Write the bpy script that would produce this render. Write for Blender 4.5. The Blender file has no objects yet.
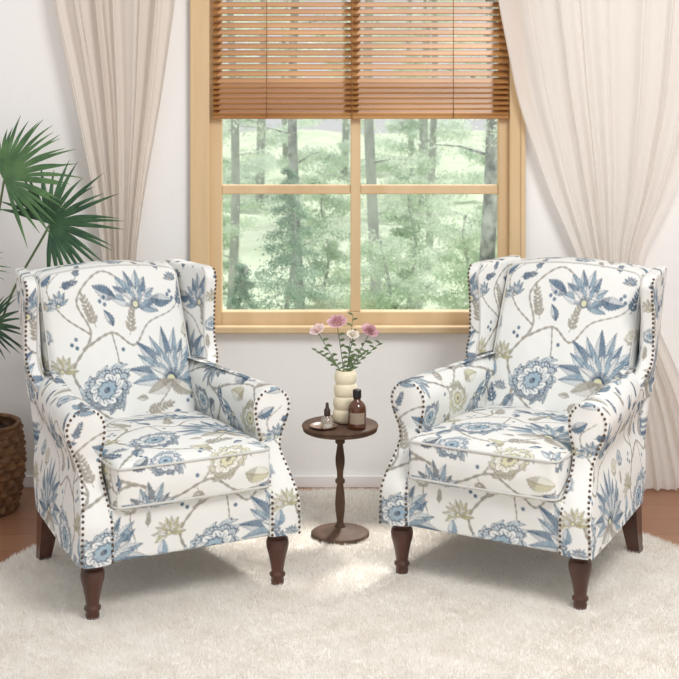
import bpy, math, random
import numpy as np
from mathutils import Vector, Matrix
random.seed(7); rng=np.random.default_rng(11)
sc=bpy.context.scene; COL=sc.collection
PI=math.pi
try: sc.view_settings.view_transform='Standard'
except Exception: pass
F=1400.0; HC=1.54; YH=70.0; CX=339.5
def at(px,py,Y): return Vector(((px-CX)/F*Y, Y, HC-(py-YH)/F*Y))
def lin(c):
    c=np.array(c,float)/255.0
    return np.where(c<=.04045,c/12.92,((c+.055)/1.055)**2.4)
# ---------------------------------------------------------------- materials
def mat(name,rgb,rough=.6,metal=0,noise=None,bump=None,trans=0,spec=None,coat=0,glassy=0):
    m=bpy.data.materials.new(name); m.use_nodes=True; nt=m.node_tree; b=nt.nodes['Principled BSDF']
    c=tuple(lin(rgb))+(1,)
    b.inputs['Base Color'].default_value=c; b.inputs['Roughness'].default_value=rough; b.inputs['Metallic'].default_value=metal
    if spec is not None: b.inputs['Specular IOR Level'].default_value=spec
    if coat: b.inputs['Coat Weight'].default_value=coat
    if glassy: b.inputs['Transmission Weight'].default_value=glassy
    tc=nt.nodes.new('ShaderNodeTexCoord')
    if noise:
        rgb2,scale,stretch=noise
        mp=nt.nodes.new('ShaderNodeMapping'); mp.inputs['Scale'].default_value=stretch
        n=nt.nodes.new('ShaderNodeTexNoise'); n.inputs['Scale'].default_value=scale; n.inputs['Detail'].default_value=5
        r=nt.nodes.new('ShaderNodeValToRGB'); r.color_ramp.elements[0].position=.35; r.color_ramp.elements[1].position=.65
        r.color_ramp.elements[0].color=c; r.color_ramp.elements[1].color=tuple(lin(rgb2))+(1,)
        nt.links.new(tc.outputs['Object'],mp.inputs['Vector']); nt.links.new(mp.outputs['Vector'],n.inputs['Vector'])
        nt.links.new(n.outputs['Fac'],r.inputs['Fac']); nt.links.new(r.outputs['Color'],b.inputs['Base Color'])
    if bump:
        scale,dist=bump
        n=nt.nodes.new('ShaderNodeTexNoise'); n.inputs['Scale'].default_value=scale
        bp=nt.nodes.new('ShaderNodeBump'); bp.inputs['Distance'].default_value=dist; bp.inputs['Strength'].default_value=.6
        nt.links.new(tc.outputs['Object'],n.inputs['Vector']); nt.links.new(n.outputs['Fac'],bp.inputs['Height']); nt.links.new(bp.outputs['Normal'],b.inputs['Normal'])
    if trans:
        t=nt.nodes.new('ShaderNodeBsdfTranslucent'); mx=nt.nodes.new('ShaderNodeMixShader'); mx.inputs[0].default_value=trans
        o=nt.nodes['Material Output']; t.inputs['Color'].default_value=c
        if noise: nt.links.new(r.outputs['Color'],t.inputs['Color'])
        nt.links.new(b.outputs[0],mx.inputs[1]); nt.links.new(t.outputs[0],mx.inputs[2]); nt.links.new(mx.outputs[0],o.inputs['Surface'])
    return m
M={}
M['wall']=mat('wall_paint',(244,243,241),.9,bump=(60,.001))
M['base']=mat('baseboard_paint',(246,244,242),.5)
M['walnut']=mat('dark_walnut',(66,38,27),.35,noise=((92,54,38),14,(1,1,.15)),coat=.2)
M['tablewood']=mat('brown_stained_wood',(78,58,46),.6,noise=((104,79,63),18,(1,.3,.3)),spec=.25)
M['pine']=mat('honey_pine',(206,176,134),.5,noise=((220,193,153),9,(1,1,.10)))
M['slat']=mat('bamboo_slat',(184,130,74),.5,noise=((212,164,104),9,(.15,1,1)),trans=.3)
M['cord']=mat('blind_cord',(160,116,72),.8)
M['bronze']=mat('antique_bronze',(100,80,62),.35,.6)
M['piping']=mat('cream_piping',(206,205,200),.9)
M['curtain_l']=mat('beige_linen',(236,228,219),.95,trans=.35,bump=(300,.001))
M['curtain_r']=mat('pale_linen',(249,245,240),.95,trans=.48,bump=(300,.001))
M['vase']=mat('cream_ceramic',(242,231,202),.45)
M['amber']=mat('amber_glass',(90,50,30),.12,coat=.5)
M['black']=mat('black_plastic',(26,22,20),.35)
M['label']=mat('grey_label',(158,140,122),.6)
M['clear']=mat('clear_glass',(236,232,224),.05,glassy=.75)
M['tin']=mat('brown_cap',(60,42,34),.4)
M['dish']=mat('brown_dish',(120,92,74),.4)
M['rose']=mat('pale_pink_petal',(242,214,214),.7,noise=((249,234,230),40,(1,1,1)),trans=.2)
M['mauve']=mat('mauve_petal',(214,166,174),.7,noise=((240,206,210),40,(1,1,1)),trans=.2)
M['magenta']=mat('deep_pink_petal',(192,140,154),.7,noise=((230,192,198),40,(1,1,1)),trans=.2)
M['ivory']=mat('ivory_petal',(244,236,224),.7,trans=.2)
M['stem']=mat('flower_stem',(88,106,70),.6)
M['leafg']=mat('fresh_leaf',(90,110,76),.6,noise=((116,134,96),20,(1,1,1)),trans=.2)
M['palm']=mat('palm_leaf',(32,68,44),.4,noise=((62,100,62),12,(1,1,1)),trans=.12)
M['palm2']=mat('young_palm_leaf',(60,96,58),.4,noise=((96,132,82),12,(1,1,1)),trans=.18)
M['soil']=mat('soil',(60,42,32),.95,bump=(80,.01))
M['wicker']=mat('wicker',(88,60,38),.7,noise=((136,98,64),30,(1,1,3)))
M['pile']=mat('cream_wool_pile',(251,248,243),.95,noise=((245,240,233),5,(1,1,1)),trans=.3,spec=.1)
M['rugback']=mat('rug_backing',(247,243,237),.95)
M['ground']=mat('forest_floor',(206,218,192),.95,noise=((180,198,164),1.6,(1,1,1)))
M['bark']=mat('grey_bark',(158,162,156),.9,noise=((192,195,188),9,(1,1,.4)))  # bark colour lightened to imitate outdoor haze
M['bark2']=mat('mottled_bark',(104,108,104),.9,noise=((198,202,196),14,(1,1,.7)))
M['fol1']=mat('haze_paled_foliage',(178,202,168),.8,noise=((238,245,232),1.6,(1,1,1)),trans=.4)  # washed-out haze of the bright woods is put into these leaf colours
M['fol2']=mat('spruce_foliage',(130,164,140),.8,noise=((188,208,188),2,(1,1,1)),trans=.35)
M['fol3']=mat('hazy_foliage',(214,230,212),.8,noise=((246,250,244),.9,(1,1,1)),trans=.4)  # distance haze painted as near-white green, no haze volume
def glass():
    m=bpy.data.materials.new('window_glass'); m.use_nodes=True; nt=m.node_tree; nt.nodes.clear()
    o=nt.nodes.new('ShaderNodeOutputMaterial'); t=nt.nodes.new('ShaderNodeBsdfTransparent'); g=nt.nodes.new('ShaderNodeBsdfGlossy'); g.inputs['Roughness'].default_value=.02
    x=nt.nodes.new('ShaderNodeMixShader'); x.inputs[0].default_value=.07
    nt.links.new(t.outputs[0],x.inputs[1]); nt.links.new(g.outputs[0],x.inputs[2]); nt.links.new(x.outputs[0],o.inputs[0]); return m
M['glass']=glass()
def floor_mat():
    m=bpy.data.materials.new('floor_planks'); m.use_nodes=True; nt=m.node_tree; b=nt.nodes['Principled BSDF']
    tc=nt.nodes.new('ShaderNodeTexCoord'); br=nt.nodes.new('ShaderNodeTexBrick')
    br.inputs['Color1'].default_value=tuple(lin((172,126,98)))+(1,); br.inputs['Color2'].default_value=tuple(lin((158,113,87)))+(1,); br.inputs['Mortar'].default_value=tuple(lin((118,82,62)))+(1,)
    br.inputs['Scale'].default_value=1; br.inputs['Brick Width'].default_value=1.9; br.inputs['Row Height'].default_value=.16; br.inputs['Mortar Size'].default_value=.0012
    n=nt.nodes.new('ShaderNodeTexNoise'); mp=nt.nodes.new('ShaderNodeMapping'); mp.inputs['Scale'].default_value=(3,40,1); n.inputs['Detail'].default_value=6
    mx=nt.nodes.new('ShaderNodeMix'); mx.data_type='RGBA'; mx.blend_type='MULTIPLY'; mx.inputs['Factor'].default_value=.5
    r=nt.nodes.new('ShaderNodeValToRGB'); r.color_ramp.elements[0].color=(.55,.52,.5,1); r.color_ramp.elements[1].color=(1.3,1.27,1.24,1)
    nt.links.new(tc.outputs['Object'],br.inputs['Vector']); nt.links.new(tc.outputs['Object'],mp.inputs['Vector']); nt.links.new(mp.outputs[0],n.inputs['Vector'])
    nt.links.new(n.outputs['Fac'],r.inputs['Fac']); nt.links.new(br.outputs['Color'],mx.inputs['A']); nt.links.new(r.outputs['Color'],mx.inputs['B'])
    nt.links.new(mx.outputs['Result'],b.inputs['Base Color']); b.inputs['Roughness'].default_value=.35; return m
M['floor']=floor_mat()
def fabric_mat():
    m=bpy.data.materials.new('floral_upholstery'); m.use_nodes=True; nt=m.node_tree; b=nt.nodes['Principled BSDF']
    a=nt.nodes.new('ShaderNodeAttribute'); a.attribute_name='Print'
    nt.links.new(a.outputs['Color'],b.inputs['Base Color']); b.inputs['Roughness'].default_value=.92; b.inputs['Specular IOR Level'].default_value=.15
    tc=nt.nodes.new('ShaderNodeTexCoord'); n=nt.nodes.new('ShaderNodeTexNoise'); n.inputs['Scale'].default_value=260
    n2=nt.nodes.new('ShaderNodeTexNoise'); n2.inputs['Scale'].default_value=7
    bp=nt.nodes.new('ShaderNodeBump'); bp.inputs['Distance'].default_value=.0012; bp.inputs['Strength'].default_value=.5
    bp2=nt.nodes.new('ShaderNodeBump'); bp2.inputs['Distance'].default_value=.022; bp2.inputs['Strength'].default_value=.7
    nt.links.new(tc.outputs['Object'],n.inputs['Vector']); nt.links.new(tc.outputs['Object'],n2.inputs['Vector'])
    nt.links.new(n2.outputs['Fac'],bp2.inputs['Height']); nt.links.new(bp2.outputs['Normal'],bp.inputs['Normal'])
    nt.links.new(n.outputs['Fac'],bp.inputs['Height']); nt.links.new(bp.outputs['Normal'],b.inputs['Normal']); return m
M['fabric']=fabric_mat()
# ---------------------------------------------------------------- object helpers
def tag(o,label=None,cat=None,group=None,kind=None):
    if label: o['label']=label
    if cat: o['category']=cat
    if group: o['group']=group
    if kind: o['kind']=kind
    return o
def empty(name,loc=(0,0,0),rz=0):
    o=bpy.data.objects.new(name,None); COL.objects.link(o); o.location=loc; o.rotation_euler=(0,0,rz); o.empty_display_size=.1; return o
def mk(name,V,Fc,m,parent=None,smooth=True):
    me=bpy.data.meshes.new(name); me.from_pydata([tuple(v) for v in V] if not isinstance(V,np.ndarray) else V.tolist(),[],Fc if isinstance(Fc,list) else Fc.tolist())
    if smooth: me.polygons.foreach_set('use_smooth',[True]*len(me.polygons))
    me.materials.append(m); me.update()
    o=bpy.data.objects.new(name,me); COL.objects.link(o)
    if parent: o.parent=parent
    return o
class MB:
    def __init__(s): s.V=[];s.F=[]
    def add(s,V,Fc):
        k=len(s.V); s.V+= [tuple(v) for v in V]; s.F+=[tuple(i+k for i in f) for f in Fc]; return s
    def box(s,x0,x1,y0,y1,z0,z1,b=0):
        if b<=0:
            V=[(x,y,z) for x in(x0,x1) for y in(y0,y1) for z in(z0,z1)]
            return s.add(V,[(0,1,3,2),(4,6,7,5),(0,4,5,1),(2,3,7,6),(0,2,6,4),(1,5,7,3)])
        lo=(x0,y0,z0);hi=(x1,y1,z1);V=[];idx={}
        for cx in(0,1):
            for cy in(0,1):
                for cz in(0,1):
                    c=[hi[i] if (cx,cy,cz)[i] else lo[i] for i in range(3)]; sg=[-1 if (cx,cy,cz)[i] else 1 for i in range(3)]
                    for a in range(3):
                        p=[c[i]+(0 if i==a else sg[i]*b) for i in range(3)]; idx[(cx,cy,cz,a)]=len(V); V.append(p)
        Fs=[]
        for a in range(3):
            o1,o2=(a+1)%3,(a+2)%3
            for sd in(0,1):
                q=[]
                for u,v in((0,0),(1,0),(1,1),(0,1)):
                    c=[0,0,0];c[a]=sd;c[o1]=u;c[o2]=v;q.append(idx[tuple(c)+(a,)])
                Fs.append(q if sd else q[::-1])
            for u in(0,1):
                for v in(0,1):
                    c0=[0,0,0];c0[a]=0;c0[o1]=u;c0[o2]=v;c1=list(c0);c1[a]=1
                    q=[idx[tuple(c0)+(o1,)],idx[tuple(c1)+(o1,)],idx[tuple(c1)+(o2,)],idx[tuple(c0)+(o2,)]]
                    Fs.append(q if u!=v else q[::-1])
        for cx in(0,1):
            for cy in(0,1):
                for cz in(0,1):
                    q=[idx[(cx,cy,cz,a)] for a in range(3)]; Fs.append(q if (cx+cy+cz)%2 else q[::-1])
        return s.add(V,Fs)
    def lathe(s,prof,c=(0,0,0),n=28,cap=True,rf=None):
        V=[];Fs=[]
        for r,z in prof:
            for k in range(n):
                a=2*PI*k/n; rr=r*(rf(a,z) if rf else 1); V.append((c[0]+rr*math.cos(a),c[1]+rr*math.sin(a),c[2]+z))
        for i in range(len(prof)-1):
            for k in range(n):
                Fs.append((i*n+k,i*n+(k+1)%n,(i+1)*n+(k+1)%n,(i+1)*n+k))
        if cap: Fs.append(tuple(range(n))[::-1]); Fs.append(tuple((len(prof)-1)*n+k for k in range(n)))
        return s.add(V,Fs)
    def tube(s,pts,r,n=8,closed=False):
        pts=[Vector(p) for p in pts]; N=len(pts);V=[];Fs=[]; up=None
        for i,p in enumerate(pts):
            t=(pts[(i+1)%N]-pts[i-1]) if closed else (pts[min(i+1,N-1)]-pts[max(i-1,0)])
            t.normalize()
            if up is None:
                up=Vector((0,0,1)) if abs(t.z)<.9 else Vector((1,0,0))
            a=(up-t*up.dot(t)).normalized(); b=t.cross(a); up=a
            rr=r[i] if isinstance(r,(list,tuple)) else r
            for k in range(n): V.append(p+(a*math.cos(2*PI*k/n)+b*math.sin(2*PI*k/n))*rr)
        for i in range(N if closed else N-1):
            j=(i+1)%N
            for k in range(n): Fs.append((i*n+k,i*n+(k+1)%n,j*n+(k+1)%n,j*n+k))
        if not closed: Fs.append(tuple(range(n))[::-1]); Fs.append(tuple((N-1)*n+k for k in range(n)))
        return s.add(V,Fs)
    def ball(s,c,r,n=8,m=5,sc=(1,1,1)):
        V=[(c[0],c[1],c[2]-r*sc[2])];Fs=[]
        for i in range(1,m):
            th=PI*i/m
            for k in range(n): V.append((c[0]+r*sc[0]*math.sin(th)*math.cos(2*PI*k/n),c[1]+r*sc[1]*math.sin(th)*math.sin(2*PI*k/n),c[2]-r*sc[2]*math.cos(th)))
        V.append((c[0],c[1],c[2]+r*sc[2])); L=len(V)-1
        for k in range(n):
            Fs.append((0,1+(k+1)%n,1+k)); Fs.append((L,1+(m-2)*n+k,1+(m-2)*n+(k+1)%n))
            for i in range(m-2): Fs.append((1+i*n+k,1+i*n+(k+1)%n,1+(i+1)*n+(k+1)%n,1+(i+1)*n+k))
        return s.add(V,Fs)
    def build(s,name,m,parent=None,smooth=True): return mk(name,s.V,s.F,m,parent,smooth)
def smooth_path(P,n=10):
    P=[Vector(p) for p in P]; out=[]
    Q=[P[0]*2-P[1]]+P+[P[-1]*2-P[-2]]
    for i in range(1,len(Q)-2):
        for k in range(n):
            t=k/n;a,b,c,d=Q[i-1],Q[i],Q[i+1],Q[i+2]
            out.append(.5*((2*b)+(c-a)*t+(2*a-5*b+4*c-d)*t*t+(3*b-a-3*c+d)*t**3))
    out.append(P[-1]); return out
# ---------------------------------------------------------------- printed fabric canvas (computed colours, stored on the mesh)
RES=.001; TW,TH=.56,.72; CW,CH=int(round(TW/RES)),int(round(TH/RES))
BASE=lin((234,234,230)); cv=np.ones((CH,CW,3))*BASE
DB=lin((34,66,94)); MBL=lin((76,112,140)); LB=lin((146,172,188)); TAN=lin((134,127,114)); LT=lin((172,166,153)); OL=lin((186,182,128)); LO=lin((214,211,172)); GR=lin((108,116,120)); WH=lin((236,236,232))
def win(cx,cy,R):
    ix=np.arange(int((cx-R)/RES)-1,int((cx+R)/RES)+2); iy=np.arange(int((cy-R)/RES)-1,int((cy+R)/RES)+2)
    X,Y=np.meshgrid((ix+.5)*RES-cx,(iy+.5)*RES-cy); return np.ix_(iy%CH,ix%CW),X,Y
def paint(w,m,col,a=1):
    m=(np.clip(m,0,1)*a)[...,None]; cv[w]=cv[w]*(1-m)+col*m
def aa(d): return np.clip(d/RES+.5,0,1)
def dot(x,y,r,col):
    w,X,Y=win(x,y,r+.003); paint(w,aa(r-np.hypot(X,Y)),col)
def vine(P,w0,w1,col,knots=True):
    pts=smooth_path([(p[0],p[1],0) for p in P],30); n=len(pts)
    for i,p in enumerate(pts): dot(p.x,p.y,(w0+(w1-w0)*i/n)*(1+.25*math.sin(i*.9)),col)
    if w0>.003:
        for i,p in enumerate(pts[::2]): dot(p.x+.0010,p.y,(w0+(w1-w0)*2*i/n)*.45,LT)
def leaf(x,y,L,Wd,ang,fill,edge,bend=0,hatch=True):
    w,X,Y=win(x,y,L*1.15+.004); ca,sa=math.cos(ang),math.sin(ang)
    A=X*ca+Y*sa; B=-X*sa+Y*ca; t=np.clip(A/L,0,1); B=B-bend*L*t*t
    h=Wd*np.sin(PI*t**.85)*(1+.12*np.sin(A*700)); d=np.where((A>0)&(A<L),h-np.abs(B),-1)
    paint(w,aa(d),fill)
    if hatch:
        paint(w,aa(d)*(np.sin((A-np.abs(B)*1.3)*1100)>.1),edge,.55)
        paint(w,aa(d)*(B>.15*Wd),WH,.6)
        paint(w,aa(d)*(t<.35),edge,.5)
    paint(w,aa(d)*aa(.0013-np.abs(d)),edge); paint(w,aa(d)*aa(.0009-np.abs(B)),edge)
def rosette(x,y,R,n,c1,c2,c3,ph=0):
    w,X,Y=win(x,y,R*1.3); X=X+.18*R*np.sin(Y/R*2.3+ph+x*40); Y=Y*1.15+.1*R*np.sin(X/R*2.1+y*60); r=np.hypot(X,Y)/R; th=np.arctan2(Y,X)+ph+.3*np.sin(r*6)
    sc1=.80+.17*np.abs(np.sin(n*th/2))+.08*np.sin(3*th+x*50)+.05*np.sin(17*th+y*90); paint(w,aa((sc1-r)*R),c1)
    paint(w,aa((sc1-.04-r)*R),WH); paint(w,aa((sc1-.04-r)*R),c3,.45); paint(w,aa((sc1-.08-r)*R)*(np.cos(n*4*th)>.1)*(r>.5),c2,.8)
    paint(w,aa((sc1-.05-r)*R)*np.clip(-(Y/R)*1.3,0,1),c1,.65)
    sm=.70+.10*np.abs(np.sin(n*th/2+.4)); paint(w,aa((.022-np.abs(sm-r))*R),c1)
    s2=.56+.12*np.abs(np.sin(n*th/2+.8)); paint(w,aa((s2-r)*R),c1); paint(w,aa((s2-.05-r)*R),WH)
    paint(w,aa((s2-.12-r)*R)*(np.cos(n*2*th)>0),c2,.7)
    s3=.32+.08*np.abs(np.sin(n*th/2)); paint(w,aa((s3-r)*R),c1); paint(w,aa((s3-.06-r)*R),c3); paint(w,aa((.12-r)*R),c1)
def fan(x,y,R,ang,n,spread,f1,f2,e,wd=.17):
    for k in range(n):
        a=ang+(k/(n-1)-.5)*spread
        leaf(x,y,R*(1-.12*abs(k/(n-1)-.5))*random.uniform(.84,1.05),R*wd*random.uniform(.85,1.2),a,f1 if k%2 else f2,e,bend=.2*(k/(n-1)-.5)+random.uniform(-.08,.08))
    m=max(3,n-3)
    for k in range(m):
        a=ang+(k/(m-1)-.5)*spread*.75
        leaf(x,y,R*.62*random.uniform(.85,1.1),R*wd*.85,a,WH if k%2 else f2,e)
    dot(x,y,R*.14,e); dot(x,y,R*.09,LO)
def sprig(x,y,L,ang,n,lw,fill,edge):
    ex,ey=x+L*math.cos(ang),y+L*math.sin(ang); vine([(x,y),((x+ex)/2+.006,(y+ey)/2),(ex,ey)],.0012,.0009,edge)
    for k in range(1,n+1):
        t=k/(n+.5); px,py=x+(ex-x)*t,y+(ey-y)*t; l=lw*(1.15-.5*t)
        for s in(-1,1): leaf(px,py,l,l*.22,ang+s*.8+random.uniform(-.2,.2),fill,edge,hatch=False)
    leaf(ex,ey,lw*.7,lw*.18,ang,fill,edge,hatch=False)
def b(x,z): return (x+.28,z-.2)
def S(*a): return [b(*p) for p in a]
vine(S((-.20,.42),(-.14,.50),(-.17,.60),(-.10,.70),(-.13,.80),(-.04,.87),(.05,.83)),.0048,.0024,TAN)
vine(S((-.13,.66),(-.03,.70),(.04,.66),(.10,.72),(.20,.76),(.25,.84)),.0038,.0016,TAN)
vine(S((-.15,.52),(-.06,.45),(.04,.44),(.12,.50),(.16,.55)),.0038,.002,TAN)
vine(S((-.10,.70),(-.18,.76),(-.22,.84),(-.17,.89)),.0030,.0014,TAN)
vine(S((-.03,.70),(-.02,.62),(-.03,.57)),.0024,.0016,TAN)
vine(S((-.28,.30),(-.18,.33),(-.08,.28),(.04,.32),(.14,.27),(.28,.30)),.0044,.003,TAN)
vine(S((.02,.32),(.06,.38),(.02,.44)),.003,.0016,TAN)
vine(S((-.20,.42),(-.24,.36),(-.18,.33)),.004,.004,TAN)
vine(S((.22,.45),(.26,.55),(.24,.66),(.28,.70)),.0025,.0015,TAN)
sprig(*b(-.08,.72),.09,1.9,7,.025,LT,TAN); sprig(*b(.03,.69),.075,1.3,6,.024,LT,TAN)
sprig(*b(-.20,.45),.085,2.0,7,.024,MBL,DB); sprig(*b(.05,.46),.09,.2,7,.024,LT,TAN)
sprig(*b(.22,.76),.075,1.3,6,.022,MBL,DB)
fan(*b(-.205,.60),.055,1.8,9,3.4,LO,OL,TAN,.16)
fan(*b(.065,.775),.10,1.35,9,3.0,MBL,LB,DB,.18)
leaf(*b(.12,.79),.08,.02,-.3,MBL,DB,.2); leaf(*b(0,.80),.08,.02,2.9,MBL,DB,-.2)
fan(*b(.15,.55),.155,1.4,13,3.2,MBL,LB,DB,.13)
leaf(*b(.15,.55),.09,.023,-.9,LT,TAN,.3); leaf(*b(.15,.55),.09,.023,3.8,LT,TAN,-.3)
rosette(*b(-.06,.545),.086,9,DB,MBL,LB)
leaf(*b(-.13,.49),.065,.018,4.0,MBL,DB,.2)
for x,z in((-.15,.69),(-.165,.675),(-.15,.665),(-.055,.79),(-.04,.80),(-.04,.78),(.185,.80),(.20,.79),(.195,.81),(.0,.65),(.20,.48),(.215,.49)): dot(*b(x,z),.0062,MBL); dot(*b(x,z),.0030,DB)
fan(*b(-.19,.79),.045,1.9,7,2.8,MBL,LB,DB,.18); rosette(*b(-.245,.70),.03,6,DB,MBL,LB); rosette(*b(.245,.69),.03,7,TAN,LT,LO)
leaf(*b(-.25,.86),.06,.017,.3,MBL,DB,.2); leaf(*b(-.23,.53),.055,.016,1.2,LB,MBL,.2)
fan(*b(-.14,.235),.10,1.6,11,3.4,GR,LB,DB,.15)
rosette(*b(.10,.365),.068,8,TAN,OL,LO,.3); leaf(*b(.15,.32),.09,.024,-.4,LO,TAN,.3); leaf(*b(.06,.41),.07,.02,2.3,LO,TAN,.2)
rosette(*b(-.08,.385),.058,9,DB,MBL,LB); fan(*b(.23,.385),.08,.9,9,2.8,MBL,LB,DB,.16)
leaf(*b(.20,.28),.11,.03,-.7,MBL,DB,.25); leaf(*b(.12,.275),.085,.022,-1.7,LT,TAN,.2)
sprig(*b(-.23,.31),.085,1.9,7,.024,MBL,DB); sprig(*b(0,.30),.085,-1.3,7,.024,LT,TAN)
rosette(*b(.02,.215),.040,7,DB,MBL,LB); leaf(*b(-.19,.37),.07,.02,.5,GR,DB,.2)
for x,z in((.02,.41),(.03,.425),(-.14,.42),(-.15,.43),(.18,.24),(.19,.252),(-.25,.24),(-.26,.252),(.0,.335)): dot(*b(x,z),.0062,MBL); dot(*b(x,z),.0030,DB)
def occ(x,y,R):
    w,X,Y=win(x,y,R); m=(np.hypot(X,Y)<R); d=np.abs(cv[w]-BASE).sum(-1)>.06; return (d&m).sum()/m.sum()
for R,tries in((.036,260),(.026,200)):
    for _ in range(tries):
        x,y=random.uniform(0,TW),random.uniform(0,TH)
        if occ(x,y,R)<.03:
            k=random.random();a=random.uniform(0,2*PI);blue=random.random()<.4; f,e=(MBL,DB) if blue else (LT,TAN)
            if k<.6: sprig(x-R*.75*math.cos(a),y-R*.75*math.sin(a),R*1.4,a,7,R*.45,f,e)
            elif k<.75: leaf(x-R*.7*math.cos(a),y-R*.7*math.sin(a),R*1.5,R*.36,a,f,e,.25)
            else: fan(x,y-R*.5,R*1.15,PI/2,7,2.6,f,LB if blue else LO,e,.17)
def nfield(g):
    a=rng.random((TH_:=max(3,int(TH/g)),TW_:=max(3,int(TW/g))))
    yy=np.arange(CH)/CH*TH_; xx=np.arange(CW)/CW*TW_; y0=yy.astype(int);x0=xx.astype(int);fy=(yy-y0);fx=(xx-x0);fy=(fy*fy*(3-2*fy))[:,None];fx=(fx*fx*(3-2*fx))[None]
    G=lambda p,q:a[np.ix_(p%TH_,q%TW_)]
    return G(y0,x0)*(1-fy)*(1-fx)+G(y0+1,x0)*fy*(1-fx)+G(y0,x0+1)*(1-fy)*fx+G(y0+1,x0+1)*fy*fx
fade=(.16*nfield(.018)+.16*nfield(.005))[...,None]
cv=cv*(1-fade)+BASE*fade
k=cv*4
for dy,dx in((0,1),(0,-1),(1,0),(-1,0)): k+=np.roll(cv,(dy,dx),(0,1))
cv=k/8
def sample(U):
    x=U[...,0]/RES; y=U[...,1]/RES; x0=np.floor(x).astype(int); y0=np.floor(y).astype(int); fx=(x-x0)[...,None]; fy=(y-y0)[...,None]
    g=lambda a,bb: cv[bb%CH,a%CW]
    return g(x0,y0)*(1-fx)*(1-fy)+g(x0+1,y0)*fx*(1-fy)+g(x0,y0+1)*(1-fx)*fy+g(x0+1,y0+1)*fx*fy
def fabric_obj(name,grids,parent):
    Ps=[];Cs=[];Fs=[];k=0
    for P,U,flip in grids:
        n,m=P.shape[:2]; idx=np.arange(n*m).reshape(n,m)+k; k+=n*m
        Ps.append(P.reshape(-1,3)); Cs.append(sample(U).reshape(-1,3))
        q=np.stack([idx[:-1,:-1],idx[1:,:-1],idx[1:,1:],idx[:-1,1:]],-1).reshape(-1,4)
        Fs.append(q[:,::-1] if flip else q)
    P=np.concatenate(Ps);C=np.concatenate(Cs);Q=np.concatenate(Fs)
    key=np.round(P*20000).astype(np.int64); _,first,inv=np.unique(key,axis=0,return_index=True,return_inverse=True); inv=inv.reshape(-1)
    V=P[first]; W=inv[Q]; faces=[];cid=[]
    for w,q in zip(W.tolist(),Q.tolist()):
        if len(set(w))==4: faces.append(w); cid+=q
        else:
            f=[];c=[]
            for a,c_ in zip(w,q):
                if a not in f: f.append(a);c.append(c_)
            if len(f)>=3: faces.append(f); cid+=c
    o=mk(name,V,faces,M['fabric'],parent); me=o.data
    ca=me.color_attributes.new('Print','FLOAT_COLOR','CORNER'); A=np.ones((len(cid),4)); A[:,:3]=C[cid]
    ca.data.foreach_set('color',A.astype(np.float32).ravel()); return o
def rgrids(lo,hi,r,step,uvf,warp=None):
    lo=np.array(lo,float);hi=np.array(hi,float);out=[]
    for a in range(3):
        bb,c=(a+1)%3,(a+2)%3
        nb=max(4,int(round((hi[bb]-lo[bb])/step)));nc=max(4,int(round((hi[c]-lo[c])/step)))
        B,Cc=np.meshgrid(np.linspace(lo[bb],hi[bb],nb+1),np.linspace(lo[c],hi[c],nc+1),indexing='ij')
        for s in(0,1):
            p=np.zeros(B.shape+(3,)); p[...,a]=hi[a] if s else lo[a]; p[...,bb]=B;p[...,c]=Cc
            q=np.clip(p,lo+r,hi-r); d=p-q; d/=np.linalg.norm(d,axis=-1,keepdims=True)+1e-12; pos=q+r*d
            U=np.stack(uvf(p,a,s),-1)
            if warp is not None: pos=warp(pos)
            out.append((pos,U,not s))
    return out
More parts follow.
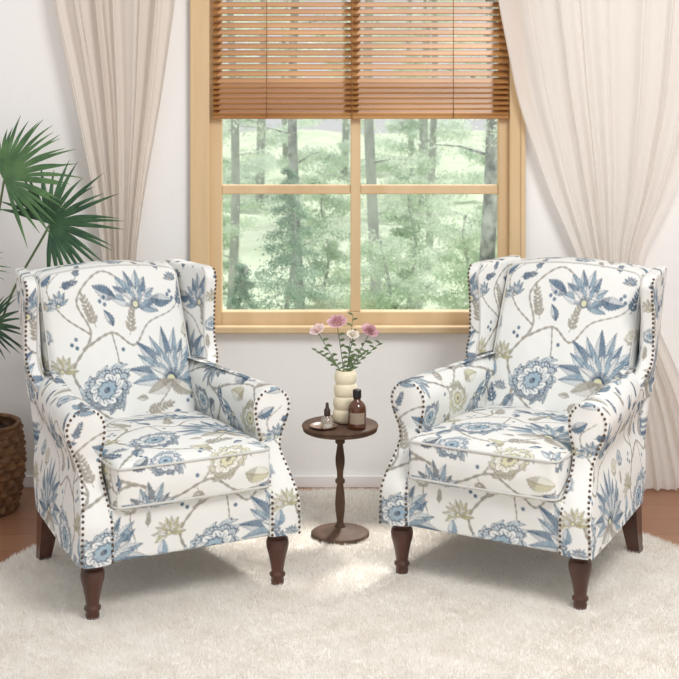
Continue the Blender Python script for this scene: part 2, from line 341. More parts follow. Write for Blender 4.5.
# ---------------------------------------------------------------- armchair
def yr(z): return .288+.425*(z-.16)
ST=.0026
def ss(a,b_,x):
    t=np.clip((x-a)/(b_-a),0,1); return t*t*(3-2*t)
def make_chair():
    root=empty('armchair')
    HB=.282; DZ=-.030
    def wb(p):
        q=p.copy(); tz=(p[...,2]-.15)/.735; q[...,2]=p[...,2]+DZ*np.clip(tz,0,1)+.022*(1-(p[...,0]/HB)**2)*np.clip(tz,0,1)**3; q[...,1]=yr(p[...,2])-.055+p[...,1]; return q
    fabric_obj('outer_back',rgrids((-HB,0,.16),(HB,.055,.885),.02,.008,lambda p,a,s:(p[...,0]+.28,p[...,2]-.2+(p[...,1] if a==2 else 0)),wb),root)
    xb=.243
    def wc(p):
        q=p.copy(); tz=np.clip((p[...,2]-.40)/.488,0,1); fx=np.clip(1-np.abs(p[...,0]/xb)**3.5,0,1)
        puff=.032*fx*np.clip(np.sin(PI*tz)**.6,0,1)+.035*(1-tz)
        fr=np.clip(1-p[...,1]/.09,0,1)
        q[...,1]=yr(p[...,2])-.035-.10+p[...,1]-puff*fr
        q[...,2]=p[...,2]+DZ+.026*(1-(p[...,0]/xb)**2)*tz**3; return q
    bk=fabric_obj('back_cushion',rgrids((-xb,0,.40),(xb,.105,.888),.028,ST,lambda p,a,s:(p[...,0]+.28+(p[...,1] if a==0 else 0),p[...,2]-.2+(p[...,1] if a==2 else 0)),wc),root)
    mb=MB(); pts=[]; e=xb-.006
    for z in np.linspace(.45,.85,12): pts.append((-e,z))
    for a in np.linspace(PI,PI/2,6)[1:]: pts.append((-e+.03+.03*math.cos(a),.855+.026*math.sin(a)))
    for x in np.linspace(-e+.04,e-.04,16): pts.append((x,.881))
    for a in np.linspace(PI/2,0,6): pts.append((e-.03+.03*math.cos(a),.855+.026*math.sin(a)))
    for z in np.linspace(.85,.45,12): pts.append((e,z))
    P3=[]
    for x,z in pts:
        v=wc(np.array([[x,.012,z]]))[0]; P3.append((v[0],v[1]-.003,v[2]))
    mb.tube(P3,.0036,6); mb.build('piping',M['piping'],bk)
    xs=.238; YB=.262; ZS=.434
    def wsf(p):
        q=p.copy(); x=p[...,0]/xs; y=(p[...,1]+.325)/(YB+.325); tz=(p[...,2]-.30)/(ZS-.30)
        cr=np.clip(1-np.abs(x)**3,0,1)*np.clip(1-np.abs(2*y-1)**3,0,1)
        q[...,2]=p[...,2]+(.026*cr-.020*y)*np.clip(tz,0,1)**2
        q[...,1]=p[...,1]-.013*np.sin(PI*np.clip(tz,0,1))*(1-x**2)*np.clip(1-y*3,0,1)
        return q
    se=fabric_obj('seat_cushion',rgrids((-xs,-.325,.30),(xs,YB,ZS),.022,ST,
        lambda p,a,s:((p[...,0]+.28+(p[...,1] if a==0 else 0)), (p[...,2]-.30+.055) if a!=2 else (.19+(p[...,1]+.325))),wsf),root)
    for z0 in(ZS-.013,.314):
        mb=MB();P3=[]
        R=.026;x1,y0,y1=xs,-.326,YB-.005
        for cx,cy,a0 in((x1-R,y1-R,0),(-x1+R,y1-R,PI/2),(-x1+R,y0+R,PI),(x1-R,y0+R,1.5*PI)):
            for k_ in range(7): a=a0+PI/2*k_/6; P3.append((cx+R*math.cos(a),cy+R*math.sin(a),z0))
        Q=[]
        for i in range(len(P3)):
            A=Vector(P3[i]);B_=Vector(P3[(i+1)%len(P3)])
            n=max(1,int((B_-A).length/.03))
            for j in range(n): Q.append(A.lerp(B_,j/n))
        Q=[Vector(wsf(np.array([[v.x,v.y,v.z]]))[0]) for v in Q]
        mb.tube(Q,.0038,6,True); mb.build('piping',M['piping'],se)
    fabric_obj('front_rail',rgrids((-.25,-.308,.16),(.25,.26,.308),.008,ST*1.1,lambda p,a,s:(p[...,0]+.15+(p[...,1] if a==0 else 0),p[...,2]+.18+(p[...,1] if a==2 else 0))),root)
    # arms: rolled top, softly pinched neck, front panel sweeping forward to the base
    zc,rc,xc=.514,.061,.290
    NL=135
    zl=np.concatenate([np.linspace(.16,zc,NL+1)[:-1], zc+rc*np.sin(np.linspace(0,PI/2,30))])
    ang=np.concatenate([np.zeros(NL),np.linspace(0,PI/2,30)])
    kz=[.16,.27,.35,.395,.435,.48,.514]
    ko=[.338,.334,.320,.314,.325,.343,.351]; ki=[.238,.239,.244,.247,.242,.232,.229]
    def hs(kv,z):
        i=max(0,min(len(kz)-2,int(np.searchsorted(kz,z)-1)));t=(z-kz[i])/(kz[i+1]-kz[i]);g=lambda j:kv[max(0,min(len(kv)-1,j))]
        p0,p1,p2,p3=g(i-1),g(i),g(i+1),g(i+2); m1=(p2-p0)/2;m2=(p3-p1)/2
        return (2*t**3-3*t*t+1)*p1+(t**3-2*t*t+t)*m1+(-2*t**3+3*t*t)*p2+(t**3-t*t)*m2
    def yf(z): return -.312+.100*float(ss(.25,.44,z))
    N=len(zl)
    for s in(-1,1):
        XO=np.array([xc+rc*math.cos(ang[i]) if i>=NL else hs(ko,z) for i,z in enumerate(zl)]);XI=np.array([xc-rc*math.cos(ang[i]) if i>=NL else hs(ki,z) for i,z in enumerate(zl)]);YF=np.array([yf(z) for z in zl])
        X=np.concatenate([XO,XI[::-1][1:]]);Z=np.concatenate([zl,zl[::-1][1:]]);Y=np.concatenate([YF,YF[::-1][1:]])
        arc=np.concatenate([[0],np.cumsum(np.hypot(np.diff(X),np.diff(Z)))])
        nt_=220;T=np.linspace(0,1,nt_+1)
        P=np.zeros((len(X),nt_+1,3));U=np.zeros((len(X),nt_+1,2))
        yb=yr(Z)-.02
        P[...,0]=(X*s)[:,None]-s*(.040*np.clip((Z-.33)/.2,0,1)+.026)[:,None]*(T[None]**1.4)*(X>.28)[:,None]-s*.012*T[None];P[...,2]=Z[:,None];P[...,1]=Y[:,None]+(yb-Y)[:,None]*T[None]
        P[...,0]=s*np.maximum(P[...,0]*s,.20)
        U[...,0]=P[...,1]+.36+(.2 if s>0 else 0);U[...,1]=(arc+.30)[:,None]
        g=[(P,U,s>0)]
        nw=38;tw=np.linspace(0,1,nw+1)
        P=np.zeros((N,nw+1,3));U=np.zeros((N,nw+1,2))
        P[...,0]=s*(XO[:,None]+(XI-XO)[:,None]*tw[None]);P[...,2]=zl[:,None]
        P[...,1]=YF[:,None]-.010*(1-(2*tw[None]-1)**2)*np.clip((XO-XI)/.05,0,1)[:,None]
        U[...,0]=P[...,0]+.28+(.07 if s>0 else .2);U[...,1]=zl[:,None]*1.1+.12
        g.append((P,U,s<0))
        ar=fabric_obj('armrest',g,root)
        ins=.006;path=[]
        for i in range(N):
            if i<NL: path.append((XO[i]-ins,zl[i]))
            else: path.append((xc+(rc-ins)*math.cos(ang[i]),zc+(rc-ins)*math.sin(ang[i])))
        for i in range(N-2,-1,-1):
            if i<NL: path.append((XI[i]+ins,zl[i]))
            else: path.append((xc-(rc-ins)*math.cos(ang[i]),zc+(rc-ins)*math.sin(ang[i])))
        nb=MB();last=None
        for x,z in path:
            p=Vector((s*x,yf(z)-.003,z))
            if last is None or (p-last).length>=.0142: nb.ball(p,.0045,8,4); last=p
        nb.build('nailhead_trim',M['bronze'],ar)
        # wing: upright front edge, rear edge following the reclined back
        z0,z1=.49,.893
        def ww(p,s=s):
            q=p.copy();y=p[...,1]/.25;z=p[...,2];Rc=.05
            k_=np.clip((z-(z1-Rc))/Rc,0,1);sh=Rc*(1-np.sqrt(1-k_**2*.98))
            yfr=.298+.018*np.sin(PI*np.clip((z-.56)/.30,0,1))-.05*ss(.66,.54,z)+sh
            yre=yr(z)-.005
            q[...,1]=yfr+(yre-yfr)*y
            q[...,0]=s*(p[...,0]+.034*(1-y)*ss(.52,.62,z)+.006*(1-y)-(.012*np.sin(PI*np.clip(y,0,1))*np.clip(np.sin(PI*(z-z0)/(z1-z0)),0,1)*(p[...,0]<.258)))
            q[...,2]=p[...,2]+DZ+.008
            return q
        gs=rgrids((.240,0,z0),(.286,.25,z1),.013,ST,lambda p,a,s_:(p[...,1]*(1 if a!=1 else 0)+p[...,0]*(1 if a!=0 else 0)+.02+(.3 if s>0 else .05),p[...,2]-.2),ww)
        if s<0: gs=[(P,U,not f) for P,U,f in gs]
        wg=fabric_obj('wing',gs,root)
        last=None;nb=MB()
        for z in np.linspace(.585,z1-.004,500):
            v=ww(np.array([[.2800,.0015,z]]))[0]; p=Vector(v)
            if last is None or (p-last).length>=.0142: nb.ball(p,.0045,8,4); last=p
        nb.build('nailhead_trim',M['bronze'],wg)
        nb=MB();P3=[]
        for z in np.linspace(.585,z1-.003,60):
            v=ww(np.array([[.2440,.002,z]]))[0];P3.append(v)
        nb.tube(P3,.0034,6);nb.build('piping',M['piping'],wg)
    prof=[(.028,.165),(.034,.162),(.035,.157),(.034,.151),(.025,.146),(.024,.141),(.030,.138),(.0325,.132),(.034,.122),(.0325,.108),(.027,.088),(.0215,.062),(.0185,.042),(.018,.036),(.0235,.032),(.0235,.025),(.018,.020),(.0200,.010),(.0185,.0),][::-1]
    for s in(-1,1):
        mb=MB();mb.lathe(prof,(s*.285,-.262,0),28);mb.build('leg',M['walnut'],root)
    for s in(-1,1):
        mb=MB();t=.026;u=.019;x=s*.275
        V=[(x-t,.20,.165),(x+t,.20,.165),(x+t,.255,.165),(x-t,.255,.165),(x-u,.256,0),(x+u,.256,0),(x+u,.292,0),(x-u,.292,0)]
        mid=[(x-t*.95,.213,.09),(x+t*.95,.213,.09),(x+t*.95,.262,.09),(x-t*.95,.262,.09)]
        V=V[:4]+mid+V[4:];Fs=[(0,1,2,3),(11,10,9,8)]
        for a in(0,4):
            for k_ in range(4): Fs.append((a+k_,a+4+k_,a+4+(k_+1)%4,a+(k_+1)%4))
        mb.add(V,Fs);mb.build('leg',M['walnut'],root,False)
    return root
def copy_tree(o,parent=None):
    c=o.copy(); COL.objects.link(c); c.parent=parent
    for ch in list(o.children): copy_tree(ch,c)
    return c
RUGZ=.008
ch=make_chair()
ch2=copy_tree(ch)
ch.location=(-.559,4.28,RUGZ); ch.rotation_euler=(0,0,math.radians(27.5))
ch2.location=(.568,4.357,RUGZ); ch2.rotation_euler=(0,0,math.radians(-29.7))
tag(ch,'blue and tan floral wingback armchair beside the palm, turned toward the right','armchair','pair of floral wingback armchairs')
tag(ch2,'blue and tan floral wingback armchair in front of the paler curtain, turned toward the left','armchair','pair of floral wingback armchairs')
# ---------------------------------------------------------------- setting
WY=5.17
def st(o): o['kind']='structure'; return o
mb=MB(); ox0,ox1,oz0,oz1=-.485,.632,.585,2.2
mb.box(-3,ox0,WY,WY+.16,0,2.8); mb.box(ox1,3,WY,WY+.16,0,2.8); mb.box(ox0,ox1,WY,WY+.16,0,oz0); mb.box(ox0,ox1,WY,WY+.16,oz1,2.8)
st(mb.build('wall_back',M['wall'],None,False))
mb=MB();mb.box(-3,3,1.0,WY,-.05,0);st(mb.build('floor',M['floor'],None,False))
mb=MB();mb.box(-3,3,WY-.012,WY,0,.045,.003);st(mb.build('baseboard_back',M['base'],None,False))
mb=MB(); cz0=.578
for d,o_ in((.022,0),(.030,.018)):
    mb.box(-.550,(ox0+.006) if not o_ else -.550+o_,WY-d,WY+.02,cz0,2.27,.003); mb.box((ox1-.006) if not o_ else .684-o_,.684,WY-d,WY+.02,cz0,2.27,.003)
mb.box(-.55,.684,WY-.022,WY+.02,2.19,2.27,.003)
st(mb.build('trim_1',M['pine'],None,False))
w=empty('window_1',(0,WY,0)); st(w)
def wx(px): return (px-CX)/F*(WY+.03)
def wz(py): return HC-(py-YH)/F*(WY+.03)
mb=MB(); fy0,fy1=.012,.065
mb.box(ox0,wx(222),fy0,fy1,oz0,oz1,.003); mb.box(wx(498),ox1,fy0,fy1,oz0,oz1,.003)
mb.box(wx(222),wx(498),fy0,fy1,oz0,wz(311),.003); mb.box(wx(222),wx(498),fy0,fy1,2.12,oz1,.003)
mb.box(wx(350.5),wx(360.5),fy0+.004,fy1-.004,wz(311),2.12,.003)
mb.box(wx(222),wx(350.5),fy0+.008,fy1-.008,wz(194),wz(185),.003); mb.box(wx(360.5),wx(498),fy0+.008,fy1-.008,wz(194),wz(185),.003)
mb.build('window_frame',M['pine'],w,False)
mb=MB(); mb.box(-.56,.694,-.05,.015,.575,.60,.004); mb.build('window_sill',M['pine'],w,False)
for a,c,z0,z1 in((222,350.5,wz(311),wz(194)),(360.5,498,wz(311),wz(194)),(222,350.5,wz(185),2.12),(360.5,498,wz(185),2.12)):
    mb=MB();mb.box(wx(a),wx(c),.036,.040,z0,z1);mb.build('window_pane',M['glass'],w,False)
# blind
bl=empty('window_blind',(0,WY-.006,2.15)); tag(bl,'honey brown bamboo slatted blind half lowered over the window','blind')
bx0,bx1=(213-CX)/271,(508.5-CX)/271
mb=MB(); z=1.384; zs=[]
while z<2.11:
    zs.append(z); z+=.0195 if z<1.50 else .0255
for i,z in enumerate(zs):
    t=math.radians(31); c,s=math.cos(t),math.sin(t); d=.0175; h=.0013
    pts=[(-d*c+h*s,-d*s-h*c),(d*c+h*s,d*s-h*c),(d*c-h*s,d*s+h*c),(-d*c-h*s,-d*s+h*c)]
    V=[(x,p[0],z-2.15+p[1]) for x in(bx0,bx1) for p in pts]
    mb.add(V,[(0,1,2,3),(7,6,5,4),(0,4,5,1),(1,5,6,2),(2,6,7,3),(3,7,4,0)])
mb.build('slats',M['slat'],bl,False)
mb=MB();mb.box(bx0,bx1,-.014,.014,1.360-2.15,1.373-2.15,.002);mb.build('bottom_rail',M['slat'],bl,False)
mb=MB();mb.box(bx0,bx1,-.018,.018,-.04,.0,.002);mb.build('headrail',M['slat'],bl,False)
for px in(267,352,453):
    mb=MB();x=(px-CX)/271;mb.tube([(x,-.018,-.03),(x,-.018,1.36-2.15)],.0016,6);mb.build('cord',M['cord'],bl)
# curtains
CYD=5.105
def ccx(px): return (px-CX)/F*CYD
def ccz(py): return HC-(py-YH)/F*CYD
def curtain(rows,n,m,label,ph):
    zz=np.array([ccz(r[0]) for r in rows])[::-1];L=np.array([ccx(r[1]) for r in rows])[::-1];R=np.array([ccx(r[2]) for r in rows])[::-1]
    nz,nu=120,300
    Z=np.linspace(.012,2.22,nz);u=np.linspace(0,1,nu);V=[];Fs=[]
    l=np.interp(Z,zz,L);r=np.interp(Z,zz,R)
    ker=np.ones(9)/9; l=np.convolve(np.pad(l,4,'edge'),ker,'valid'); r=np.convolve(np.pad(r,4,'edge'),ker,'valid')
    for i in range(nz):
        wdt=r[i]-l[i]; am=.011+.010*min(1,wdt/.4)
        uu=u+.02*np.sin(2*PI*2.3*u+ph)+.012*np.sin(Z[i]*2.2+u*7+ph); f=np.sin(2*PI*n*uu+ph)*(.75+.4*np.sin(u*13+ph*3+Z[i]))+.45*np.sin(2*PI*n*1.73*uu+1.3*ph+Z[i]*1.6)+.18*np.sin(2*PI*n*3.1*uu+Z[i]*3)
        X=l[i]+wdt*u+.25*wdt/n*.4*np.cos(2*PI*n*uu+ph)
        Y=CYD-.005-am*f*.75
        V+=list(zip(X.tolist(),Y.tolist(),[Z[i]]*nu))
    for i in range(nz-1):
        for j in range(nu-1): Fs.append((i*nu+j,i*nu+j+1,(i+1)*nu+j+1,(i+1)*nu+j))
    o=mk('curtain',V,Fs,m); tag(o,label,'curtain','curtains either side of the window'); return o
curtain([(-200,40,185),(0,51,174),(100,74,160),(200,95,143),(262,104,135),(300,104,138),(490,75,170)],6,M['curtain_l'],'beige linen curtain gathered behind the armchair beside the palm',.4)
curtain([(-200,480,735),(0,497,722),(100,517,706),(190,548,676),(262,580,640),(300,590,645),(400,600,690),(490,600,715)],8,M['curtain_r'],'pale airy curtain swept back from the window, without a palm beside it',1.1)
rod=MB();rod.tube([(-1.25,CYD,2.24),(1.55,CYD,2.24)],.012,12)
for x in(-1.2,0.05,1.5): rod.tube([(x,CYD,2.24),(x,WY,2.24)],.008,8)
tag(rod.build('curtain_rod',M['bronze']),'slim bronze rod carrying both curtains above the window','curtain rod')
# ---------------------------------------------------------------- rug
rug=empty('round_rug',(.05,3.94,0)); tag(rug,'large round cream shaggy rug under both armchairs','rug')
mb=MB();mb.lathe([(1.165,0.0005),(1.17,.004),(1.165,.008)],n=120);mb.build('backing',M['rugback'],rug)
nb_=330000
r=1.175*np.sqrt(rng.random(nb_));a=rng.random(nb_)*2*PI;bx=r*np.cos(a);by=r*np.sin(a)
kp=(by>-.60)&(np.hypot(bx-(.002-.05),by-(4.607-3.94))>.100)
for c_ in(ch,ch2):
    for lx_,ly_ in((-.285,-.262),(.285,-.262),(-.275,.274),(.275,.274)):
        p=Matrix.Rotation(c_.rotation_euler.z,3,'Z')@Vector((lx_,ly_,0))+c_.location
        kp&=np.hypot(bx-(p.x-.05),by-(p.y-3.94))>.030
bx,by,r=bx[kp],by[kp],r[kp];n=len(bx)
lx=np.sin(bx*9+np.sin(by*7)*2)*.25+np.sin(bx*37+by*23)*.2+np.sin(bx*121-by*97)*.35; ly=np.cos(by*8+np.sin(bx*6)*2)*.25+np.sin(by*33-bx*27)*.2+np.sin(bx*103+by*117)*.35-.15
h=.010+.005*rng.random(n)+.0015*np.sin(bx*27+3*np.sin(by*21)); lean=.0065
th=rng.random(n)*PI; wd=.0015
dx,dy=np.cos(th)*wd,np.sin(th)*wd
b0=np.stack([bx-dx,by-dy,np.full(n,.006)],-1);b1=np.stack([bx+dx,by+dy,np.full(n,.006)],-1)
tp=np.stack([bx+lean*lx+rng.normal(0,.0035,n),by+lean*ly+rng.normal(0,.0035,n),.006+h],-1)
V=np.stack([b0,b1,tp],1).reshape(-1,3);Fc=np.arange(3*n).reshape(-1,3)
o=mk('pile',V,Fc,M['pile'],rug,False); o['kind']='stuff'
# ---------------------------------------------------------------- side table
TX,TY=.002,4.607
tb=empty('side_table',(TX,TY,RUGZ)); tag(tb,'small round brown pedestal side table between the two armchairs','side table')
zt=.367
mb=MB();mb.lathe([(.116,zt-.022),(.122,zt-.019),(.1225,zt-.014),(.119,zt-.011),(.125,zt-.008),(.126,zt-.004),(.124,zt)],n=48);mb.build('tabletop',M['tablewood'],tb)
mb=MB();mb.lathe([(.02,.02),(.018,.032),(.012,.04),(.011,.05),(.015,.08),(.0165,.11),(.0145,.14),(.0105,.17),(.016,.176),(.016,.184),(.010,.19),(.0105,.21),(.015,.235),(.0155,.255),(.0115,.285),(.0095,.30),(.016,.306),(.016,.314),(.011,.32),(.020,.335),(.04,zt-.02)],n=24);mb.build('pedestal',M['tablewood'],tb)
mb=MB();mb.lathe([(.090,0),(.096,.003),(.096,.010),(.090,.014),(.07,.017),(.035,.022),(.022,.030)],n=48);mb.build('base',M['tablewood'],tb)
ZT=RUGZ+zt
# vase
VX,VY=.020,4.635
vz=empty('vase',(VX,VY,ZT)); tag(vz,'cream tiered ceramic vase holding the flowers on the side table','vase')
prof=[(.026,0),(.036,.002)]
for t_ in range(4):
    zb=.003+t_*.0415; R0=.0435-.0022*t_
    for q_ in range(11):
        u_=q_/10; prof.append((R0-.006+.006*(math.sin(PI*u_)**.6 if 0<q_<10 else 0),zb+.0415*u_*.98))
prof+=[(.031,.171),(.028,.172),(.024,.160),(.021,.148),(.019,.10)]
mb=MB();mb.lathe(prof,n=32);mb.build('body',M['vase'],vz)
vtop=ZT+.172
def rose_bloom(mb,c,R,up=Vector((0,-.45,1))):
    up=up.normalized();q=up.to_track_quat('Z','Y'); L=5
    for li in range(L):
        f=(li+1)/L; n=3+li; m_,l_=6,7
        for k_ in range(n):
            a0=2*PI*(k_+.37*li)/n; V=[]
            half=PI/n*1.35
            for i in range(m_):
                t=i/(m_-1)
                for j in range(l_):
                    s=(j/(l_-1)-.5)*2; wv=math.sin(PI*(.15+.7*t))
                    rad=R*f*(.35+.75*math.sin(t*PI*.5)**1.2*(.6+.4*f))*(1+.25*t*t*f); 
                    zz=R*(1.15-.55*f)*t*1.1*(1-.18*s*s)-R*.25*f*t*t*(f>.7)
                    a=a0+s*half*wv*.9
                    V.append(q@Vector((rad*math.cos(a)*(1+.05*s),rad*math.sin(a),zz-R*.35))+c)
            mb.add(V,[(i*l_+j,i*l_+j+1,(i+1)*l_+j+1,(i+1)*l_+j) for i in range(m_-1) for j in range(l_-1)])
def leafmesh(mb,p,d,L,W_,nrm=Vector((0,-1,.3))):
    d=d.normalized();sd=d.cross(nrm).normalized();V=[];Fs=[];n=6
    for i in range(n+1):
        t=i/n;w_=W_*math.sin(PI*(.05+.93*t))**.8;c=p+d*L*t+Vector((0,0,-.25*L*t*t));nn=sd.cross(d)
        V+=[c-sd*w_,c+nn*(-w_*.25),c+sd*w_]
    for i in range(n):
        Fs+=[(i*3,i*3+1,i*3+4,i*3+3),(i*3+1,i*3+2,i*3+5,i*3+4)]
    mb.add(V,Fs)
blooms=[('pink_flower',317,329,.020,'rose','pale pink bloom leaning out to the far left of the vase'),
('mauve_flower',337,321,.025,'mauve','mauve pink bloom standing highest in the vase'),
('deep_pink_flower',370,330,.023,'magenta','deep pink bloom leaning out over the brown bottle'),
('ivory_flower',353,334,.016,'ivory','small ivory bloom in the centre of the bouquet')]
for nm,px,py,R,m_,lb in blooms:
    Yb=4.635+(-.03 if px==353 else 0); c=at(px,py,Yb)
    e=empty(nm,(VX,VY,vtop-.07)); o0=Vector(e.location); tag(e,lb,'flower','flowers in the cream vase')
    sp=smooth_path([Vector((0,0,0)),Vector(((c.x-VX)*.25,(c.y-VY)*.25,.075)),c-o0-Vector((0,0,R*.3))],8)
    mb=MB();mb.tube(sp,.0013,6);mb.build('stem',M['stem'],e)
    mb=MB();rose_bloom(mb,c-o0,R,Vector(((c.x-VX)*5,-.55,1)));mb.build('bloom',M[m_],e)
    mb=MB()
    for k_ in range(6):
        i=9+k_
        leafmesh(mb,sp[i],Vector((random.uniform(-1,1),-.4,random.uniform(.1,.9))),.028,.0048)
    mb.build('leaves',M['leafg'],e)
for k_,(px,py,lb) in enumerate([(380,343,'feathery green sprig reaching out past the deep pink bloom'),(353,315,'upright green sprig right of the mauve bloom'),(317,351,'green sprig drooping to the left of the vase'),(365,351,'short green sprig low beside the vase neck, above the brown bottle')]):
    e=empty('greenery_sprig',(VX,VY,vtop-.07)); tag(e,lb,'sprig','green sprigs in the cream vase');o0=Vector(e.location);c=at(px,py,4.63)-o0
    sp=smooth_path([Vector((0,0,0)),Vector((c.x*.25,0,.08)),c],10);mb=MB();mb.tube(sp,.0010,5);mb.build('stem',M['stem'],e)
    mb=MB()
    for i in range(8,21):
        s_=1 if i%2 else -1;leafmesh(mb,sp[i],Vector((s_*.8,random.uniform(-.5,.3),.6)),.023,.0036)
    mb.build('leaves',M['leafg'],e)
bt=empty('bottle',(.057,4.550,ZT));tag(bt,'rounded dark amber bottle with a black cap beside the vase','bottle')
mb=MB();mb.lathe([(.026,0),(.0295,.004),(.030,.012),(.030,.062),(.028,.074),(.020,.086),(.012,.092),(.0115,.102)],n=32);mb.build('body',M['amber'],bt)
mb=MB();mb.lathe([(.0135,.100),(.014,.102),(.014,.124),(.013,.126)],n=24);mb.build('cap',M['black'],bt)
mb=MB();V=[];n=14
for i in range(n):
    a=-PI/2-.9+1.8*i/(n-1)
    for z in(.020,.056): V.append((.0304*math.cos(a),.0304*math.sin(a),z))
mb.add(V,[(2*i,2*i+2,2*i+3,2*i+1) for i in range(n-1)]);mb.build('label',M['label'],bt)
dh=empty('dish',(-.052,4.555,ZT));tag(dh,'small shallow brown dish at the left front of the side table','dish')
mb=MB();mb.lathe([(.030,0),(.038,.003),(.045,.009),(.046,.010),(.043,.0095),(.036,.005),(.028,.0035)],n=36);mb.build('dish_body',M['dish'],dh)
jr=empty('glass_bottle',(-.040,4.553,ZT+.0038));tag(jr,'short clear glass bottle with a dark cap standing on the small dish','bottle')
mb=MB();mb.lathe([(.017,0),(.0195,.002),(.0195,.024),(.016,.031),(.008,.035),(.008,.040)],n=28);mb.build('body',M['clear'],jr)
mb=MB();mb.lathe([(.010,.038),(.0105,.040),(.0105,.056),(.008,.059),(.0055,.066),(.005,.076),(.003,.080)],n=20);mb.build('cap',M['tin'],jr)
# ---------------------------------------------------------------- potted palm
pl=empty('potted_palm',(-1.262,4.90,0));tag(pl,'green fan palm in a brown woven basket beside the armchair','potted plant')
BZ=.30
mb=MB();rows=10;sub=8;ncol=160;V=[];Fs=[]
for i in range(rows*sub+1):
    t=i/(rows*sub);z=BZ*t;rr=.102+.05*math.sin(PI*(.15+.6*t))
    for k_ in range(ncol):
        a=2*PI*k_/ncol; wv=.009*math.sin(PI*rows*t)*math.sin(a*16); rb=.004*abs(math.sin(PI*rows*t)); V.append(((rr+wv+rb)*math.cos(a),(rr+wv+rb)*math.sin(a),z))
for i in range(rows*sub):
    for k_ in range(ncol): Fs.append((i*ncol+k_,i*ncol+(k_+1)%ncol,(i+1)*ncol+(k_+1)%ncol,(i+1)*ncol+k_))
Fs.append(tuple(range(ncol))[::-1])
mb.add(V,Fs)
bk=mb.build('basket',M['wicker'],pl)
mb=MB();R_=.102+.05*math.sin(PI*.75)
mb.tube([(R_*math.cos(a),R_*math.sin(a),BZ) for a in np.linspace(0,2*PI,49)[:-1]],.009,8,True);mb.build('rim',M['wicker'],bk)
mb=MB();mb.lathe([(.128,BZ-.05),(.128,BZ-.03)],n=32);mb.build('soil',M['soil'],pl)
def frond(hub,updir,nrm,L,n,spread,m_,base=(0,0)):
    o0=Vector(pl.location);h=hub-o0;u=updir.normalized();nn=nrm.normalized();nn=(nn-u*nn.dot(u)).normalized();s=u.cross(nn)
    mb=MB()
    for k_ in range(n):
        a=(k_/(n-1)-.5)*spread+random.uniform(-.03,.03);d=u*math.cos(a)+s*math.sin(a);sd=nn.cross(d);l=L*(1-.22*abs(k_/(n-1)-.5)*2)*random.uniform(.86,1.06);V=[];m=10;dr=random.uniform(.05,.22);sw=random.uniform(-.06,.06)
        wb_=L*math.tan(spread/(n-1)/2)*.98
        for i in range(m+1):
            t=i/m; w_=min(wb_*t*1.02+.0008, L*.034)*(1 if t<.3 else max(.02,1-((t-.3)/.7)**1.6)); c=h+d*l*t-Vector((0,0,dr*l*t*t))+nn*(.07*l*math.sin(PI*t))+sd*sw*l*t*t
            V+=[c-sd*w_,c+nn*w_*.6,c+sd*w_]
        Fs=[]
        for i in range(m): Fs+=[(i*3,i*3+1,i*3+4,i*3+3),(i*3+1,i*3+2,i*3+5,i*3+4)]
        mb.add(V,Fs)
    fr=mb.build('frond',m_,pl)
    mb=MB();b0_=Vector((base[0],base[1],BZ-.04));mb.tube(smooth_path([b0_,b0_.lerp(h,.5)+Vector(((b0_.x-h.x)*.2,0,.05)),h],10),.0042,6);mb.build('petiole',M['stem'],fr)
frond(at(50,224,4.84),Vector((.8,0,.58)),Vector((.1,-1,.3)),.275,29,4.2,M['palm'],(.02,0))
frond(at(4,180,4.90),Vector((.85,.0,.50)),Vector((-.2,-1,.45)),.30,28,3.0,M['palm2'],(0,.02))
frond(at(-12,326,4.78),Vector((.9,0,.3)),Vector((.1,-1,.5)),.165,25,3.9,M['palm'],(-.02,-.02))
frond(at(-40,170,4.95),Vector((-.4,0,.9)),Vector((.1,-1,.3)),.20,18,3.0,M['palm'],(-.03,.02))
frond(at(-30,268,4.80),Vector((.7,0,.1)),Vector((.2,-1,.5)),.14,19,3.6,M['palm2'],(-.03,-.02))
# ---------------------------------------------------------------- woods outside
mb=MB();V=[];Fs=[];nx,ny=30,30
for j in range(ny):
    for i in range(nx):
        V.append((-25+50*i/(nx-1),5.45+50*j/(ny-1),-1.0+.12*math.sin(i*1.7+j)+.1*math.cos(j*1.3)))
for j in range(ny-1):
    for i in range(nx-1): Fs.append((j*nx+i,j*nx+i+1,(j+1)*nx+i+1,(j+1)*nx+i))
mb.add(V,Fs);st(mb.build('ground',M['ground']))
def leaves(C_,size,flat=.5):
    n=len(C_);a=rng.normal(size=(n,3));a/=np.linalg.norm(a,axis=1,keepdims=True);b_=np.cross(a,rng.normal(size=(n,3)));b_/=np.linalg.norm(b_,axis=1,keepdims=True)
    s=size*(.6+.8*rng.random((n,1)));V=np.stack([C_-a*s,C_-b_*s*flat,C_+a*s,C_+b_*s*flat],1).reshape(-1,3);return V,np.arange(4*n).reshape(-1,4)
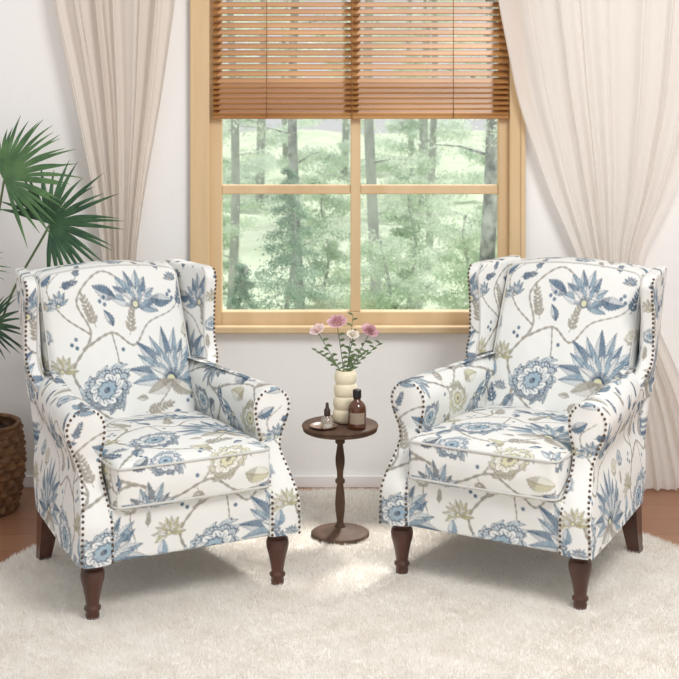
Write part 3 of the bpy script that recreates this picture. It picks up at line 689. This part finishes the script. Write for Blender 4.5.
def tree(name,px,Y,r,h,label,fm,bm,group,cone=False,nleaf=5000,spread=1.0,zlo=.3,size=.03,cat='tree'):
    X=(px-CX)/F*Y;e=empty(name,(X,Y,-1.08));tag(e,label,cat,group)
    mb=MB();P=[(0.04*math.sin(i*.9+px),.03*math.cos(i*1.1+px),h*i/10) for i in range(11)];mb.tube(P,[r*(1-.06*i) for i in range(11)],12)
    tips=[]
    nbch=26 if not cone else 60
    for k_ in range(nbch):
        t=zlo+(1-zlo)*((k_+.5)/nbch);z=h*t;a=k_*2.4;l=spread*((1-t)*1.0+.05 if cone else random.uniform(.5,1));dz=-.25*l if cone else random.uniform(-.1,.35)*l
        p0=Vector((0,0,z));p1=Vector((l*math.cos(a),l*math.sin(a),z+dz));mb.tube([p0,p0.lerp(p1,.5)+Vector((0,0,.05*l)),p1],[r*.18,r*.12,r*.05],5)
        tips.append((p0,p1))
    mb.build('trunk',bm,e)
    C_=[];per=nleaf//nbch
    for p0,p1 in tips:
        t=rng.random(per)**.6; base=np.array(p0)[None]+(np.array(p1)-np.array(p0))[None]*t[:,None]; L_=(p1-p0).length
        C_.append(base+rng.normal(size=(per,3))*np.array([.14,.14,.10])*(L_*.7+.08))
    V,Fc=leaves(np.concatenate(C_),size,.35);mk('foliage',V,Fc,fm,e,False)
    return e
G1='slender trees outside the window'
tree('pine_tree',232,14,.05,7,'slender grey tree seen through the leftmost edge of the window glass',M['fol1'],M['bark'],G1,nleaf=7000,zlo=.05,spread=.6,size=.02)
tree('pine_tree',297,11.5,.046,7,'dark straight tree trunk seen in the middle of the left window half',M['fol1'],M['bark2'],G1,nleaf=4500,zlo=.15,spread=.5,size=.017)
tree('pine_tree',372,13,.056,7,'grey tree trunk just right of the central window post',M['fol1'],M['bark'],G1,nleaf=7000,zlo=.05,spread=.6,size=.02)
tree('pine_tree',432,18,.05,8,'thin tree in the middle of the right window half',M['fol1'],M['bark'],G1,nleaf=10000,zlo=.02,spread=.9,size=.025)
tree('birch_tree',488,9.5,.062,6,'thick mottled trunk near the right edge of the window glass',M['fol1'],M['bark2'],G1,nleaf=3000,zlo=.3,spread=.5,size=.016)
G2='bushes outside the window'
tree('young_spruce',290,9.6,.02,1.95,'small grey-green spruce low in the left window half',M['fol2'],M['bark'],G2,cone=True,nleaf=18000,spread=.6,zlo=.02,size=.012,cat='spruce')
tree('young_spruce',243,8.4,.018,1.45,'low spruce at the bottom left corner of the window glass',M['fol2'],M['bark'],G2,cone=True,nleaf=12000,spread=.45,zlo=.02,size=.012,cat='spruce')
tree('bush',385,10.3,.02,1.4,'pale green bush low in the right window half, beside the central post',M['fol1'],M['bark'],G2,nleaf=13000,spread=.45,zlo=.1,size=.015,cat='bush')
tree('bush',468,11.8,.02,1.4,'pale green bush low in the right window half, in front of the mottled trunk',M['fol1'],M['bark'],G2,nleaf=13000,spread=.45,zlo=.1,size=.015,cat='bush')
for px,Y in((215,16.5),(325,15.2),(412,14.6),(505,15.4)):
    tree('bush',px,Y,.02,1.6,'low pale bush between the trunks further back in the woods',M['fol1'],M['bark'],'low bushes further back',nleaf=13000,spread=.5,zlo=.0,size=.02,cat='bush')
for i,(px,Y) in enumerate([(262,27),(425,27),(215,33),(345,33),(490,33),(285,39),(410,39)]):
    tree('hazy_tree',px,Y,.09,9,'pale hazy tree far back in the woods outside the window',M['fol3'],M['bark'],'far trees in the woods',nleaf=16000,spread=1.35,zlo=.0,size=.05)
# ---------------------------------------------------------------- light
wd_=bpy.data.worlds.new('World');sc.world=wd_;wd_.use_nodes=True;bg=wd_.node_tree.nodes['Background'];bg.inputs[0].default_value=(.985,.99,1,1);bg.inputs[1].default_value=.76
def area(name,loc,tgt,size,power,col):
    l=bpy.data.lights.new(name,'AREA');l.shape='RECTANGLE';l.size=size;l.size_y=size;l.energy=power;l.color=col
    o=bpy.data.objects.new(name,l);COL.objects.link(o);o.location=loc;d=Vector(tgt)-Vector(loc);o.rotation_euler=d.to_track_quat('-Z','Y').to_euler();return o
area('key_light',(1.3,2.2,3.1),(-.1,4.4,.4),1.1,68,(1,.98,.955))
l=bpy.data.lights.new('sun','SUN');l.energy=4.2;l.angle=.12;l.color=(1,.975,.94);o=bpy.data.objects.new('sun',l);COL.objects.link(o);o.rotation_euler=Vector((-.30,-.75,-1)).to_track_quat('-Z','Y').to_euler()
cam=bpy.data.cameras.new('camera');co=bpy.data.objects.new('camera',cam);COL.objects.link(co);co.location=(0,0,HC);co.rotation_euler=(PI/2,0,0)
cam.sensor_width=36;cam.lens=F/679*36;cam.shift_y=-(339.5-YH)/679;cam.clip_end=200
cam.dof.use_dof=True;cam.dof.focus_distance=4.35;cam.dof.aperture_fstop=10
sc.camera=co
